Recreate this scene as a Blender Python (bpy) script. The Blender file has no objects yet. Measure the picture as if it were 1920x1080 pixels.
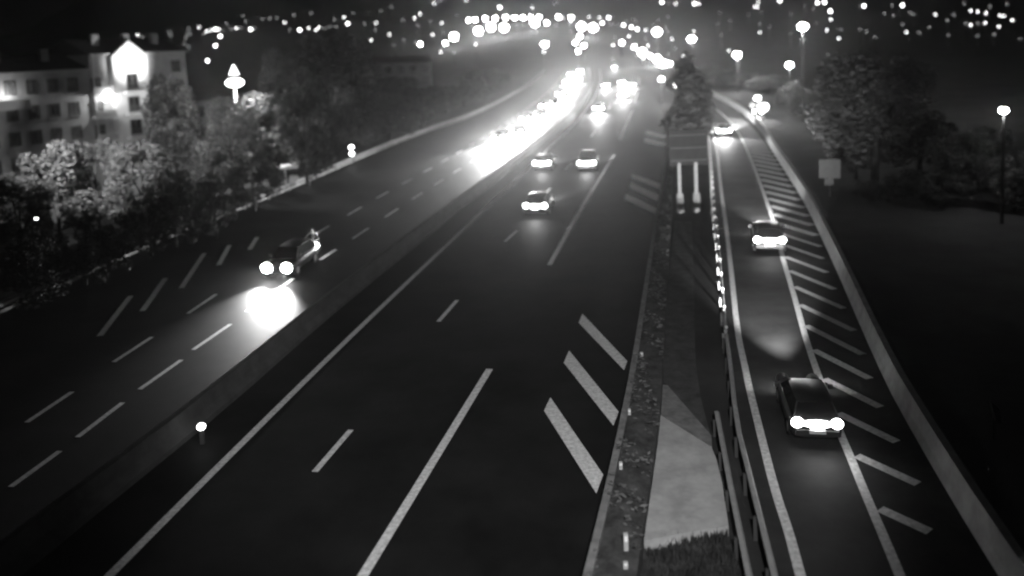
import bpy, bmesh, math, random
import numpy as np
from mathutils import Vector, Matrix

random.seed(7)
rng = np.random.default_rng(7)
S = bpy.context.scene
COL = S.collection

# ------------------------------------------------------------------ camera
CAM_H, FPX, PITCH, ROLL = 12.5, 1500.0, math.radians(5.6), math.radians(2.5)
HORIZON = 80.0                                   # where the level line crosses the middle column (1920 x 1080 units)
cd = bpy.data.cameras.new('camera')
cam = bpy.data.objects.new('camera', cd)
COL.objects.link(cam)
cam.location = (0, 0, CAM_H)
R_CAM = Matrix.Rotation(math.pi / 2 - PITCH, 3, 'X') @ Matrix.Rotation(-ROLL, 3, 'Z')
cam.rotation_euler = R_CAM.to_euler()
cd.sensor_width = 36
cd.lens = FPX / 1920 * 36
PPY = HORIZON + FPX * math.tan(PITCH) / math.cos(ROLL)
cd.shift_y = (PPY - 540) / 1920
cd.clip_end = 9000
cd.dof.use_dof = True
cd.dof.focus_distance = 26
cd.dof.aperture_fstop = 0.17
S.camera = cam

# ------------------------------------------------------------------ world, added dim fill, exposure
W = bpy.data.worlds.new('World'); S.world = W
W.use_nodes = True
wn = W.node_tree.nodes; wl = W.node_tree.links
bg = wn['Background']
sky_t = wn.new('ShaderNodeTexSky'); sky_t.sky_type = 'NISHITA'; sky_t.sun_disc = False
sky_t.sun_elevation = math.radians(38); sky_t.sun_rotation = math.radians(200)
bw = wn.new('ShaderNodeRGBToBW')
wl.new(sky_t.outputs[0], bw.inputs[0]); wl.new(bw.outputs[0], bg.inputs[0])
bg.inputs[1].default_value = 0.0003
sd = bpy.data.lights.new('fill_sun', 'SUN'); so = bpy.data.objects.new('fill_sun', sd); COL.objects.link(so)  # weak unseen sun added as even fill over everything
sd.energy = 0.004; sd.angle = math.radians(4)
so.rotation_euler = (math.radians(52), 0, math.radians(-160 + 180 + 180))
V = S.view_settings
V.view_transform = 'Standard'; V.look = 'None'; V.exposure = 0; V.gamma = 1; V.use_curve_mapping = False
S.cycles.use_denoising = True
try: S.cycles.denoiser = 'OPENIMAGEDENOISE'
except Exception: pass
S.cycles.sample_clamp_indirect = 0.2
S.cycles.sample_clamp_direct = 60.0
S.cycles.max_bounces = 4; S.cycles.diffuse_bounces = 2; S.cycles.glossy_bounces = 2
S.cycles.transmission_bounces = 2; S.cycles.volume_bounces = 0; S.cycles.transparent_max_bounces = 6
S.cycles.caustics_reflective = False; S.cycles.caustics_refractive = False
S.cycles.use_light_tree = True
S.cycles.filter_width = 2.2

# ------------------------------------------------------------------ surveying: photo point -> point on a level plane
CP = Vector((0, 0, CAM_H))
def ray(px, py):
    return R_CAM @ Vector(((px - 960) / FPX, -(py - PPY) / FPX, -1.0))
def G(px, py, z=0.0):
    d = ray(px, py)
    return CP + d * ((z - CAM_H) / d.z)
def AT(px, py, dist):
    """point seen at px,py at this distance along +Y"""
    d = ray(px, py)
    return CP + d * (dist / d.y)
def sm(a, b, x):
    t = min(1, max(0, (x - a) / (b - a))); return t * t * (3 - 2 * t)
def resample(pts, n):
    L = [0]
    for a, b in zip(pts, pts[1:]): L.append(L[-1] + (b - a).length)
    out = []
    for i in range(n):
        s = L[-1] * i / (n - 1); k = 0
        while k < len(L) - 2 and L[k + 1] < s: k += 1
        t = (s - L[k]) / max(1e-9, L[k + 1] - L[k]); out.append(pts[k].lerp(pts[k + 1], t))
    return out
def smooth(pts, it=2):
    for _ in range(it):
        q = [pts[0]]
        for a, b in zip(pts, pts[1:]): q += [a.lerp(b, .25), a.lerp(b, .75)]
        pts = q + [pts[-1]]
    return pts
def line(px, z=0.0, it=2): return smooth([G(x, y, z) for x, y in px], it)
def length(pts): return sum((b - a).length for a, b in zip(pts, pts[1:]))
def along(pts, s):
    for a, b in zip(pts, pts[1:]):
        l = (b - a).length
        if s <= l: return a.lerp(b, s / l), (b - a).normalized()
        s -= l
    return pts[-1].copy(), (pts[-1] - pts[-2]).normalized()
def sub(pts, s0, s1, step=3.0):
    n = max(2, int((s1 - s0) / step) + 1)
    return [along(pts, s0 + (s1 - s0) * i / (n - 1))[0] for i in range(n)]

# ------------------------------------------------------------------ materials (the place is seen by a monochrome camera)
MATS = {}
def mat(name, g, rough=.7, noise=0.0, scale=8.0, bump=0.0, spec=.3, metal=0.0, detail=6, g2=None):
    if name in MATS: return MATS[name]
    m = bpy.data.materials.new(name); m.use_nodes = True
    n = m.node_tree.nodes; l = m.node_tree.links; b = n['Principled BSDF']
    b.inputs['Base Color'].default_value = (g, g, g, 1); b.inputs['Roughness'].default_value = rough
    b.inputs['Specular IOR Level'].default_value = spec; b.inputs['Metallic'].default_value = metal
    if noise or bump:
        tc = n.new('ShaderNodeTexCoord'); t = n.new('ShaderNodeTexNoise')
        t.inputs['Scale'].default_value = scale; t.inputs['Detail'].default_value = detail; t.inputs['Roughness'].default_value = .65
        l.new(tc.outputs['Object'], t.inputs['Vector'])
        if noise:
            r = n.new('ShaderNodeValToRGB'); lo, hi = g * (1 - noise), (g2 or g * (1 + noise))
            r.color_ramp.elements[0].position = .33; r.color_ramp.elements[1].position = .67
            r.color_ramp.elements[0].color = (lo, lo, lo, 1); r.color_ramp.elements[1].color = (hi, hi, hi, 1)
            l.new(t.outputs['Fac'], r.inputs[0]); l.new(r.outputs[0], b.inputs['Base Color'])
        if bump:
            bp = n.new('ShaderNodeBump'); bp.inputs['Strength'].default_value = bump; bp.inputs['Distance'].default_value = .03
            t2 = n.new('ShaderNodeTexNoise'); t2.inputs['Scale'].default_value = scale * 6; t2.inputs['Detail'].default_value = 3
            l.new(tc.outputs['Object'], t2.inputs['Vector'])
            l.new(t2.outputs['Fac'], bp.inputs['Height']); l.new(bp.outputs[0], b.inputs['Normal'])
    MATS[name] = m; return m
def glow(name, s, g=1.0):
    if name in MATS: return MATS[name]
    m = bpy.data.materials.new(name); m.use_nodes = True
    n = m.node_tree.nodes; l = m.node_tree.links
    e = n.new('ShaderNodeEmission'); e.inputs[0].default_value = (g, g, g, 1); e.inputs[1].default_value = s
    l.new(e.outputs[0], n['Material Output'].inputs['Surface'])
    m.cycles.emission_sampling = 'NONE'
    MATS[name] = m; return m
def asphalt(name, g, rough):
    m = mat(name, g, rough, .45, .3, .1, .04)
    return m
M_ROAD = asphalt('asphalt', .011, .65)
M_RAMP = asphalt('ramp_asphalt', .034, .7)
M_PAINT = mat('road_paint', .66, .6, .38, 7, .1, .2, 0, 10, .8)
M_CONC = mat('concrete', .36, .85, .25, 1.2, .3)
M_OLDC = mat('old_concrete', .17, .9, .35, 2.5, .4)
M_WALL = mat('mossy_concrete', .05, .95, .6, 2.2, .6)
M_GROUND = mat('soil', .03, .95, .5, .15, 0)
M_STEEL = mat('galvanised_steel', .3, .6, .15, 3, 0, .3, .1)
M_DARKM = mat('dark_metal', .06, .5, 0)
M_BARK = mat('bark', .06, .9, .4, 6, .4)
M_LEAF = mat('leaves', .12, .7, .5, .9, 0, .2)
M_LEAF_DIM = mat('shaded_leaves', .05, .7, .5, .9, 0, .2)  # leaf colour darkened for trees out of the light
M_GRASS = mat('grass_blades', .035, .8, .5, 1.5, 0)
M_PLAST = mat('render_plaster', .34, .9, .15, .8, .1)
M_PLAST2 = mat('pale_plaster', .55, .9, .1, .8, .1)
M_ROOF = mat('roof_tiles', .05, .85, .3, 3, .3)
M_GLASS = mat('window_glass', .015, .12, 0, spec=.6)
M_FRAME = mat('window_frame', .4, .6, .1, 5)
M_CAR = [mat('car_paint_dark', .03, .3, 0, spec=.5), mat('car_paint_grey', .12, .3, 0, spec=.5), mat('car_paint_pale', .4, .3, 0, spec=.5)]
M_CGLASS = mat('car_glass', .01, .08, 0, spec=.6)
M_TYRE = mat('tyre_rubber', .02, .9, .1, 20)
M_RIM = mat('alloy_rim', .4, .35, 0, metal=.7)
M_PLATE = mat('number_plate', .75, .5, .03, 4)
M_SIGNB = mat('sign_back', .08, .6, .15, 2, 0, .4)
M_REFL = mat('reflector', .8, .3, 0)
M_BAR = mat('barrier_concrete', .05, .9, .3, 1.5, .3)
E_HEAD = glow('headlight_glow', 90)
E_TAIL = glow('tail_light_glow', 26)
E_CITY = glow('city_lamp_glow', 14)
E_DIM = glow('dim_lamp_glow', 3.5)
E_STREET = glow('street_lamp_glow', 120)
E_SOFT = glow('small_lamp_glow', 12)

# ------------------------------------------------------------------ mesh helpers
class MB:
    def __init__(self): self.v = []; self.f = []; self.mi = []; self.m = 0
    def add(self, vs, fs):
        o = len(self.v); self.v += [tuple(v) for v in vs]
        self.f += [tuple(i + o for i in f) for f in fs]; self.mi += [self.m] * len(fs); return self
    def box(self, c, s, rz=0.0, top=1.0):
        cx, cy, cz = c; sx, sy, sz = (k / 2 for k in s); ca, sa = math.cos(rz), math.sin(rz); vs = []
        for z, k in ((-sz, 1), (sz, top)):
            for x, y in ((-sx, -sy), (sx, -sy), (sx, sy), (-sx, sy)):
                x *= k; y *= k; vs.append((cx + x * ca - y * sa, cy + x * sa + y * ca, cz + z))
        return self.add(vs, [(3, 2, 1, 0), (4, 5, 6, 7), (0, 1, 5, 4), (1, 2, 6, 5), (2, 3, 7, 6), (3, 0, 4, 7)])
    def tube(self, a, b, ra, rb, n=8, cap=True):
        a, b = Vector(a), Vector(b); d = (b - a).normalized()
        u = d.orthogonal().normalized(); w = d.cross(u); vs = []
        for p, r in ((a, ra), (b, rb)):
            for i in range(n):
                t = 2 * math.pi * i / n; vs.append(p + u * (r * math.cos(t)) + w * (r * math.sin(t)))
        fs = [(i, (i + 1) % n, n + (i + 1) % n, n + i) for i in range(n)]
        if cap: fs += [tuple(range(n - 1, -1, -1)), tuple(range(n, 2 * n))]
        return self.add(vs, fs)
    def ball(self, c, r, n=10, m=6, sz=1.0):
        vs = [(c[0], c[1], c[2] + r * sz)]
        for j in range(1, m):
            p = math.pi * j / m
            for i in range(n):
                t = 2 * math.pi * i / n
                vs.append((c[0] + r * math.sin(p) * math.cos(t), c[1] + r * math.sin(p) * math.sin(t), c[2] + r * sz * math.cos(p)))
        vs.append((c[0], c[1], c[2] - r * sz)); fs = []
        for i in range(n): fs.append((0, 1 + i, 1 + (i + 1) % n))
        for j in range(m - 2):
            for i in range(n):
                a = 1 + j * n; fs.append((a + i, a + n + i, a + n + (i + 1) % n, a + (i + 1) % n))
        a = 1 + (m - 2) * n
        for i in range(n): fs.append((a + i, len(vs) - 1, a + (i + 1) % n))
        return self.add(vs, fs)
    def ellip(self, c, rx, ry, rz, n=12, m=7):
        o = len(self.v); self.ball((0, 0, 0), 1, n, m)
        self.v[o:] = [(c[0] + v[0] * rx, c[1] + v[1] * ry, c[2] + v[2] * rz) for v in self.v[o:]]; return self
    def prism(self, poly, z0, z1):
        n = len(poly); vs = [(p[0], p[1], z0) for p in poly] + [(p[0], p[1], z1) for p in poly]
        return self.add(vs, [tuple(range(n - 1, -1, -1)), tuple(range(n, 2 * n))] + [(i, (i + 1) % n, n + (i + 1) % n, n + i) for i in range(n)])
    def sweep(self, pts, prof, closed=True):
        """prof: (side, z) pairs, side positive to the right of travel"""
        n = len(prof); vs = []
        for i, p in enumerate(pts):
            d = (pts[min(i + 1, len(pts) - 1)] - pts[max(i - 1, 0)]); d.z = 0; d.normalize(); r = Vector((d.y, -d.x, 0))
            for s, z in prof: vs.append(p + r * s + Vector((0, 0, z)))
        fs = []
        for i in range(len(pts) - 1):
            for k in range(n if closed else n - 1):
                a, b = i * n + k, i * n + (k + 1) % n; fs.append((a, a + n, b + n, b))
        if closed: fs += [tuple(range(n)), tuple(range(len(vs) - 1, len(vs) - n - 1, -1))]
        return self.add(vs, fs)
    def loft(self, rows):
        n = len(rows[0]); vs = [p for r in rows for p in r]; fs = []
        for i in range(len(rows) - 1):
            for k in range(n - 1): fs.append((i * n + k, i * n + k + 1, (i + 1) * n + k + 1, (i + 1) * n + k))
        return self.add(vs, fs)
    def mesh(self, name, mats, sharp=True):
        me = bpy.data.meshes.new(name); me.from_pydata(self.v, [], self.f); me.update()
        for m in (mats if isinstance(mats, (list, tuple)) else [mats]): me.materials.append(m)
        me.polygons.foreach_set('material_index', self.mi)
        if not sharp: me.polygons.foreach_set('use_smooth', [True] * len(me.polygons))
        bm = bmesh.new(); bm.from_mesh(me); bmesh.ops.recalc_face_normals(bm, faces=bm.faces); bm.to_mesh(me); bm.free()
        return me
    def build(self, name, mats, parent=None, sharp=True):
        return put(name, self.mesh(name, mats, sharp), parent)
def put(name, me, parent=None, loc=None, rz=0, label=None):
    o = bpy.data.objects.new(name, me); COL.objects.link(o)
    if parent is not None: o.parent = parent
    if loc is not None: o.location = loc
    if rz: o.rotation_euler = (0, 0, rz)
    if label: o['label'] = label
    return o
def empty(name, loc, rz=0):
    o = bpy.data.objects.new(name, None); COL.objects.link(o); o.location = loc; o.rotation_euler = (0, 0, rz)
    o.empty_display_size = .3; return o
def tag(o, label, cat, group=None):
    o['label'] = label; o['category'] = cat
    if group: o['group'] = group
    return o
def struct(o, label=None, kind='structure'):
    o['kind'] = kind
    if label: o['label'] = label
    return o
def kids(o): return [c for c in COL.objects if c.parent == o]
def copy_tree(o, parent=None, table=None):
    c = o.copy(); COL.objects.link(c)
    if parent is not None: c.parent = parent
    for ch in list(o.children): copy_tree(ch, c)
    return c
def lamp(kind, name, loc, energy, parent=None, aim=None, size=60, blend=.6, r=.1):
    ld = bpy.data.lights.new(name, kind); ld.energy = energy; ld.shadow_soft_size = r
    if kind == 'SPOT': ld.spot_size = math.radians(size); ld.spot_blend = blend
    lo = bpy.data.objects.new(name, ld); COL.objects.link(lo); lo.location = loc
    if aim is not None: lo.rotation_euler = (Vector(aim) - Vector(loc)).to_track_quat('-Z', 'Y').to_euler()
    if parent is not None: lo.parent = parent
    return lo

# ------------------------------------------------------------------ terrain
RAIL_PX = [(-420, 800), (-150, 665), (0, 592), (200, 503), (333, 443), (500, 377), (580, 342), (713, 283), (800, 248), (880, 222), (940, 192), (993, 161), (1022, 132), (1040, 112)]
RAIL = line(RAIL_PX)
RAILN = np.array([(p.x, p.y) for p in resample(RAIL, 160)])
RT = np.gradient(RAILN, axis=0); RT /= np.linalg.norm(RT, axis=1)[:, None]
def left_of_rail(x, y):
    d = RAILN - np.array((x, y)); i = int(np.argmin((d ** 2).sum(1)))
    v = np.array((x, y)) - RAILN[i]; s = -(v[0] * RT[i][1] - v[1] * RT[i][0])
    return s if i not in (159,) else min(s, 40)
def ridge(az):
    """height of the far ridge over azimuth in degrees (0 = straight ahead, + = right)"""
    a = az
    e = 45 + 225 * sm(-35, -21.5, a) - 25 * sm(-10, 10, a) + 30 * sm(15, 40, a)
    return e + 7 * math.sin(a * .9) + 5 * math.sin(a * 2.3 + 1)
def T(x, y):
    r = math.hypot(x, y); az = math.degrees(math.atan2(x, y))
    z = -.06
    if r < 420 and y > -30: 
        z -= 6.0 * sm(5, 24, left_of_rail(x, y)) * (1 - sm(260, 420, r))
    if r > 330:
        t = min(1.0, (r - 330) / 1900)
        z += ridge(az) * t ** 1.25 * (1 if abs(az) < 95 else .6)
        z += 2.5 * math.sin(x * .011 + y * .007) * sm(330, 700, r)
    return z
mb = MB(); rings = [2] + [2 + 4 * i for i in range(1, 36)] + [150 + 12 * i for i in range(23)]
r = 440
while r < 2600: rings.append(r); r *= 1.06
rings += [2800, 3200]
NA = 288
rows = []
for r in rings:
    row = []
    for i in range(NA + 1):
        a = 2 * math.pi * i / NA + .003; x, y = r * math.sin(a), r * math.cos(a)
        rr = min(r, 2400); row.append(Vector((x, y, T(x * rr / r, y * rr / r))))
    rows.append(row)
mb.loft(rows)
struct(mb.build('ground', M_GROUND, sharp=False), 'dark ground running from the motorway verge up to the hills')

# ------------------------------------------------------------------ roads
WALL_L = [(1048, 1260), (1093, 1080), (1110, 1015), (1138, 900), (1160, 800), (1174, 733), (1186, 667), (1197, 600), (1213, 500), (1226, 420), (1240, 340), (1254, 268)]
WALL_R = [(1168, 1260), (1192, 1080), (1201, 1015), (1218, 900), (1233, 800), (1240, 733), (1243, 667), (1246, 600), (1252, 500), (1257, 420), (1262, 340), (1266, 268)]
ROAD_R = WALL_L + [(1252, 235), (1240, 195), (1215, 155), (1180, 124), (1140, 108)]
mb = MB()
poly = [G(x, y) for x, y in [(-900, 1040)] + RAIL_PX] + [G(1060, 102), G(1100, 100)] + [G(x, y) for x, y in reversed(ROAD_R)] + [G(1000, 1500), G(-900, 1500)]
mb.add(poly, [tuple(range(len(poly)))])
road = struct(mb.build('road', M_ROAD), 'wide dark asphalt motorway with two carriageways')
RAMP_LL = [(1313, 217), (1337, 247), (1345, 285), (1352, 360), (1362, 427), (1373, 527), (1383, 627), (1398, 693), (1403, 720), (1427, 817), (1453, 920), (1480, 1000), (1500, 1077), (1545, 1240)]
RAMP_RL = [(1327, 193), (1362, 220), (1387, 250), (1410, 303), (1430, 357), (1455, 427), (1467, 483), (1487, 547), (1513, 643), (1540, 720), (1577, 817), (1593, 853), (1613, 903), (1640, 967), (1670, 1037), (1720, 1160)]
OUT_PX = [(1285, 158), (1340, 173), (1373, 187), (1413, 210), (1447, 243), (1463, 270), (1500, 323), (1530, 365), (1570, 437), (1613, 520), (1657, 610), (1683, 660), (1710, 712), (1765, 800), (1850, 930), (1950, 1075), (2050, 1210)]
RAMP_BL = [(1262, 190), (1300, 214), (1326, 250), (1333, 300), (1340, 420), (1347, 470), (1352, 530), (1357, 590), (1362, 650), (1370, 703), (1376, 760), (1383, 833), (1400, 900), (1420, 985), (1443, 1080), (1480, 1240)]
mb = MB()
poly = [G(x, y, .002) for x, y in RAMP_BL] + [G(x, y, .002) for x, y in reversed(OUT_PX)]
mb.add(poly, [tuple(range(len(poly)))])
ramp = struct(mb.build('ramp_road', M_RAMP), 'single lane slip road curving away beside the motorway')

def ribbon(pts, w, name, parent, z=.006, m=M_PAINT):
    mb = MB(); rows = []
    for i, p in enumerate(pts):
        d = (pts[min(i + 1, len(pts) - 1)] - pts[max(i - 1, 0)]); d.z = 0; d.normalize(); r = Vector((d.y, -d.x, 0)) * (w / 2)
        rows.append([Vector((p.x, p.y, z)) - r, Vector((p.x, p.y, z)) + r])
    mb.loft(rows); return mb.build(name, m, parent)
L1 = line([(60, 1224), (205, 1080), (400, 884), (640, 647), (800, 495), (940, 363), (992, 315), (1045, 262), (1080, 230), (1108, 195), (1122, 168), (1128, 145), (1122, 122)])
ribbon(L1, .26, 'edge_line', road)
L3 = line([(600, 1210), (680, 1080), (800, 885), (918, 692)], it=1); ribbon(L3, .27, 'edge_line', road)
for a in ([(1030, 497), (1093, 385), (1152, 290)], [(1162, 262), (1175, 232), (1187, 205)], [(1190, 192), (1196, 172)], [(1198, 160), (1198, 146)]):
    ribbon([G(*q) for q in a], .27, 'lane_dash', road)
for a, b in (((590, 885), (658, 806)), ((822, 603), (857, 563)), ((947, 453), (970, 432)), ((1017, 368), (1032, 353)), ((1060, 318), (1073, 305)), ((1108, 256), (1118, 244)), ((1140, 205), (1146, 195))):
    ribbon([G(*a), G(*b)], .2, 'lane_dash', road)
A_PX = [(-120, 910), (50, 792), (135, 735), (250, 655), (378, 570), (500, 492), (653, 403), (710, 369), (768, 338), (853, 290), (933, 243), (1000, 196), (1042, 160), (1060, 135)]
B_PX = [(-200, 1075), (-40, 955), (64, 880), (188, 787), (300, 702), (397, 632), (537, 531), (615, 478), (662, 447), (710, 415), (800, 356), (870, 312), (950, 262), (1030, 205), (1065, 165), (1080, 138)]
for px, spots in ((A_PX, [((-60, 870), (-10, 832)), ((50, 792), (135, 735)), ((213, 679), (285, 632)), ((352, 588), (405, 552))]),
                  (B_PX, [((20, 913), (112, 846)), ((145, 820), (230, 755)), ((262, 730), (340, 675)), ((362, 656), (432, 608)), ((462, 584), (505, 553)), ((525, 540), (550, 522)), ((600, 487), (630, 468))])):
    for a, b in spots: ribbon([G(*a), G(*b)], .2, 'lane_dash', road)
    pts = line(px); n = length(pts); s = 0
    while s < n and along(pts, s)[0].y < (47 if px is A_PX else 52): s += .25
    while s < n - 4:
        ribbon(sub(pts, s, s + 3), .2, 'lane_dash', road); s += 6.5
for a, b in (((245, 555), (187, 630)), ((310, 522), (267, 583)), ((383, 475), (340, 540)), ((430, 460), (410, 497)), ((482, 445), (468, 468))):
    ribbon([G(*a), G(*b)], .28, 'hatch_stripe', road)
for q in ([(1020, 770), (1032, 745), (1131, 890), (1118, 925)], [(1057, 680), (1067, 657), (1160, 772), (1150, 798)], [(1085, 605), (1092, 588), (1176, 677), (1170, 694)],
          [(1171, 373), (1174, 362), (1233, 391), (1231, 402)], [(1179, 352), (1182, 341), (1237, 366), (1235, 378)], [(1184, 334), (1186, 326), (1240, 345), (1238, 355)],
          [(1207, 265), (1209, 258), (1251, 268), (1250, 275)], [(1210, 252), (1212, 245), (1251, 254), (1251, 261)]):
    mb = MB(); mb.add([G(x, y, .006) for x, y in q], [(0, 1, 2, 3)]); mb.build('hatch_stripe', M_PAINT, road)
RLL = line(RAMP_LL); RRL = line(RAMP_RL); OUT = line(OUT_PX)
ribbon(RLL, .24, 'edge_line', ramp, .008); ribbon(RRL, .24, 'edge_line', ramp, .008)
ST = sorted(((G(*a), G(*b)) for a, b in (((1440, 367), (1512, 385)), ((1463, 430), (1546, 456)), ((1480, 470), (1563, 500)), ((1507, 590), (1623, 648)), ((1540, 690), (1655, 748)), ((1607, 863), (1740, 923)), ((1690, 963), (1800, 1012)))), key=lambda q: q[0].y)
def stripe_dir(y):
    for (a, b), (c, e) in zip(ST, ST[1:]):
        if y < c.y or c is ST[-1][0]:
            t = min(1, max(0, (y - a.y) / (c.y - a.y))); return (b - a).lerp(e - c, t)
s_ = 0.0
while along(RRL, s_)[0].y > 118: s_ += .5
while True:
    p, t = along(RRL, s_); s_ += 2.72
    if p.y < 14.5 or s_ > length(RRL) - 1: break
    dv = stripe_dir(p.y); L = dv.length; dv.normalize()
    q = min(OUT, key=lambda q: abs((q - p).cross(dv).z)); L = min(L, (q - p).dot(dv) - .9)
    if L < .6: continue
    ribbon([p + dv * .28, p + dv * L], .34 if p.y < 50 else .55, 'hatch_stripe', ramp, .008)

# ------------------------------------------------------------------ barriers and rails
MED_PX = [(-140, 1118), (0, 1010), (150, 905), (400, 720), (580, 573), (760, 440), (940, 309), (1018, 252), (1085, 198), (1104, 168), (1108, 140), (1100, 118)]
MED = line(MED_PX, .85); MED = [Vector((p.x, p.y, 0)) for p in MED]
mb = MB(); mb.sweep(resample(MED, 90), [(0.0, .85), (.24, .85), (.30, .40), (.52, .18), (.52, -.05), (-.22, -.05), (-.22, .18), (-.06, .40)])
tag(mb.build('median_barrier', M_BAR), 'long dark concrete barrier dividing the two carriageways', 'barrier')

def guardrail(name, pts, label, s0=0, s1=None, h=.72, second=True, post_step=4.0, refl=0, out=1, seg=None):
    s1 = s1 or length(pts) - .1; t = empty(name, along(pts, s0)[0]); o = t.location
    q = [p - o for p in sub(pts, s0, s1, 2.0)]
    prof = [(0, h), (-.05 * out, h - .05), (0, h - .11), (-.0 * out, h - .2), (-.05 * out, h - .26), (0, h - .31), (.06 * out, h - .31), (.1 * out, h - .02)]
    n = s1 - s0
    if seg:
        k = 0
        while k < n - .5:
            mb = MB(); mb.sweep([p - o for p in sub(pts, s0 + k, s0 + min(n, k + seg - .25), 1.0)], prof); mb.build('rail', M_STEEL, t); k += seg
    else:
        mb = MB(); mb.sweep(q, prof); mb.build('rail', M_STEEL, t)
    if second:
        mb = MB(); mb.sweep(q, [(0, .30), (-.03 * out, .22), (0, .12), (.03 * out, .12), (.03 * out, .30)]); mb.build('lower_rail', M_STEEL, t)
    mb = MB(); mb.box((0, 0, h / 2 - .12), (.09, .1, h - .1)); me = mb.mesh('post', M_STEEL); me2 = mb.mesh('post', M_DARKM)
    rb = MB(); rb.ball((0, 0, 0), .07, 8, 4); rm = rb.mesh('reflector', M_REFL)
    s = 0; i = 0
    while s < n:
        p, d = along(pts, s0 + s); r = Vector((d.y, -d.x, 0))
        put('post', me if seg or second else me2, t, p + r * .12 * out - o, math.atan2(d.y, d.x))
        if refl and i % refl == 0: put('reflector', rm, t, p + Vector((0, 0, h + .1)) - o)
        s += post_step; i += 1
    return tag(t, label, 'guardrail')
guardrail('guardrail', list(reversed(RAIL)), 'grey steel guardrail with two beams along the tree side of the motorway', out=1)
RBL = list(reversed(line(RAMP_BL)))        # near end first
n_ = length(RBL)
ry = next(s for s in np.arange(0, n_, .5) if along(RBL, s)[0].y > 30.5)
ry2 = next(s for s in np.arange(0, n_, .5) if along(RBL, s)[0].y > 48)
guardrail('guardrail', RBL, 'pale steel rail segments with white reflectors left of the slip road', ry, n_ - 18, .72, False, 2.5, 1, -1, 2.5)
guardrail('guardrail', RBL, 'unlit steel guardrail beside the slip road near the concrete slab', 0, ry - .4, .72, False, 2.0, 0, -1)
ln1 = list(reversed(line([(1345, 770), (1360, 850), (1377, 937), (1407, 1080), (1440, 1240)], .6))); ln1 = [Vector((p.x, p.y, 0)) for p in ln1]
guardrail('guardrail', ln1, 'thin inner steel guardrail touching the edge of the concrete slab', 0, None, .65, False, 2.0, 0, -1)

OUTB = [Vector((p.x, p.y, 0)) for p in resample(line([(x - 8, y) for x, y in OUT_PX], .4), 80)]
mb = MB(); mb.sweep(OUTB, [(0, -.05), (.08, .25), (.2, .8), (.42, .8), (.5, .25), (.62, -.05)])
tag(mb.build('parapet', mat('pale_concrete', .3, .8, .2, 1.5, .2)), 'curved pale concrete parapet on the outer side of the slip road', 'parapet')

# ------------------------------------------------------------------ gore: ivy-grown wall, strip, slab
N = 70
wl_ = resample(line(WALL_L, .75, 1), N); wr_ = resample(line(WALL_R, .75, 1), N)
wall = empty('wall', (wl_[20].x, wl_[20].y, 0)); wo = wall.location.copy()
mb = MB(); rows = []
for a, b in zip(wl_, wr_):
    a0, b0 = Vector((a.x, a.y, -.1)), Vector((b.x, b.y, -.1)); d = (b - a).normalized()
    rows.append([p - wo for p in (a0 + d * .04, a + d * .04, a + d * .24 + Vector((0, 0, -.02)), (a + b) / 2 + Vector((0, 0, .06)), b + Vector((0, 0, -.1)), b0)])
mb.loft(rows); mb.build('body', M_WALL, wall)
mb = MB(); rows = []
for a, b in zip(wl_, wr_):
    d = (b - a).normalized() * min(.2, (b - a).length * .3); z = Vector((0, 0, .05))
    rows.append([p - wo for p in (a - z * 2, a + z, a + d + z, a + d - z * 2)])
mb.loft(rows); mb.build('coping', M_OLDC, wall)
def leaf_mesh(name, centers, normals_up, size, m, zk=1.0):
    n = len(centers); c = np.asarray(centers)
    u = rng.normal(size=(n, 3)); u /= np.linalg.norm(u, axis=1)[:, None]
    w = rng.normal(size=(n, 3)); w -= (w * u).sum(1)[:, None] * u; w /= np.linalg.norm(w, axis=1)[:, None]
    if normals_up: u[:, 2] *= .35; w[:, 2] *= .35
    s = (size * rng.uniform(.6, 1.3, n))[:, None]; u = u * s; w = w * s * .62; u[:, 2] *= zk; w[:, 2] *= zk
    v = np.stack([c - u, c + w, c + u, c - w], 1).reshape(-1, 3)
    me = bpy.data.meshes.new(name); me.vertices.add(4 * n); me.vertices.foreach_set('co', v.astype(np.float32).ravel())
    me.loops.add(4 * n); me.loops.foreach_set('vertex_index', np.arange(4 * n, dtype=np.int32))
    me.polygons.add(n); me.polygons.foreach_set('loop_start', np.arange(0, 4 * n, 4, dtype=np.int32))
    me.update(calc_edges=True); me.validate(); me.materials.append(m); return me
cs = []
for k in range(2600):
    i = int(rng.beta(1.0, 1.6) * (N - 2)); t = rng.uniform(.1, 1.02); f = rng.random()
    a = wl_[i].lerp(wl_[i + 1], f); b = wr_[i].lerp(wr_[i + 1], f)
    if math.sin(a.y * 1.7 + 2.2 * math.sin(a.y * .6) + t * 4) < -.1: continue
    p = a.lerp(b, t) - wo; cs.append((p.x, p.y, p.z + rng.uniform(-.02, .22)))
ivy = put('ivy', leaf_mesh('ivy', cs, True, .10, M_LEAF), wall); ivy['kind'] = 'stuff'
tag(wall, 'long low wall overgrown with ivy between motorway and slip road', 'wall')

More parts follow.
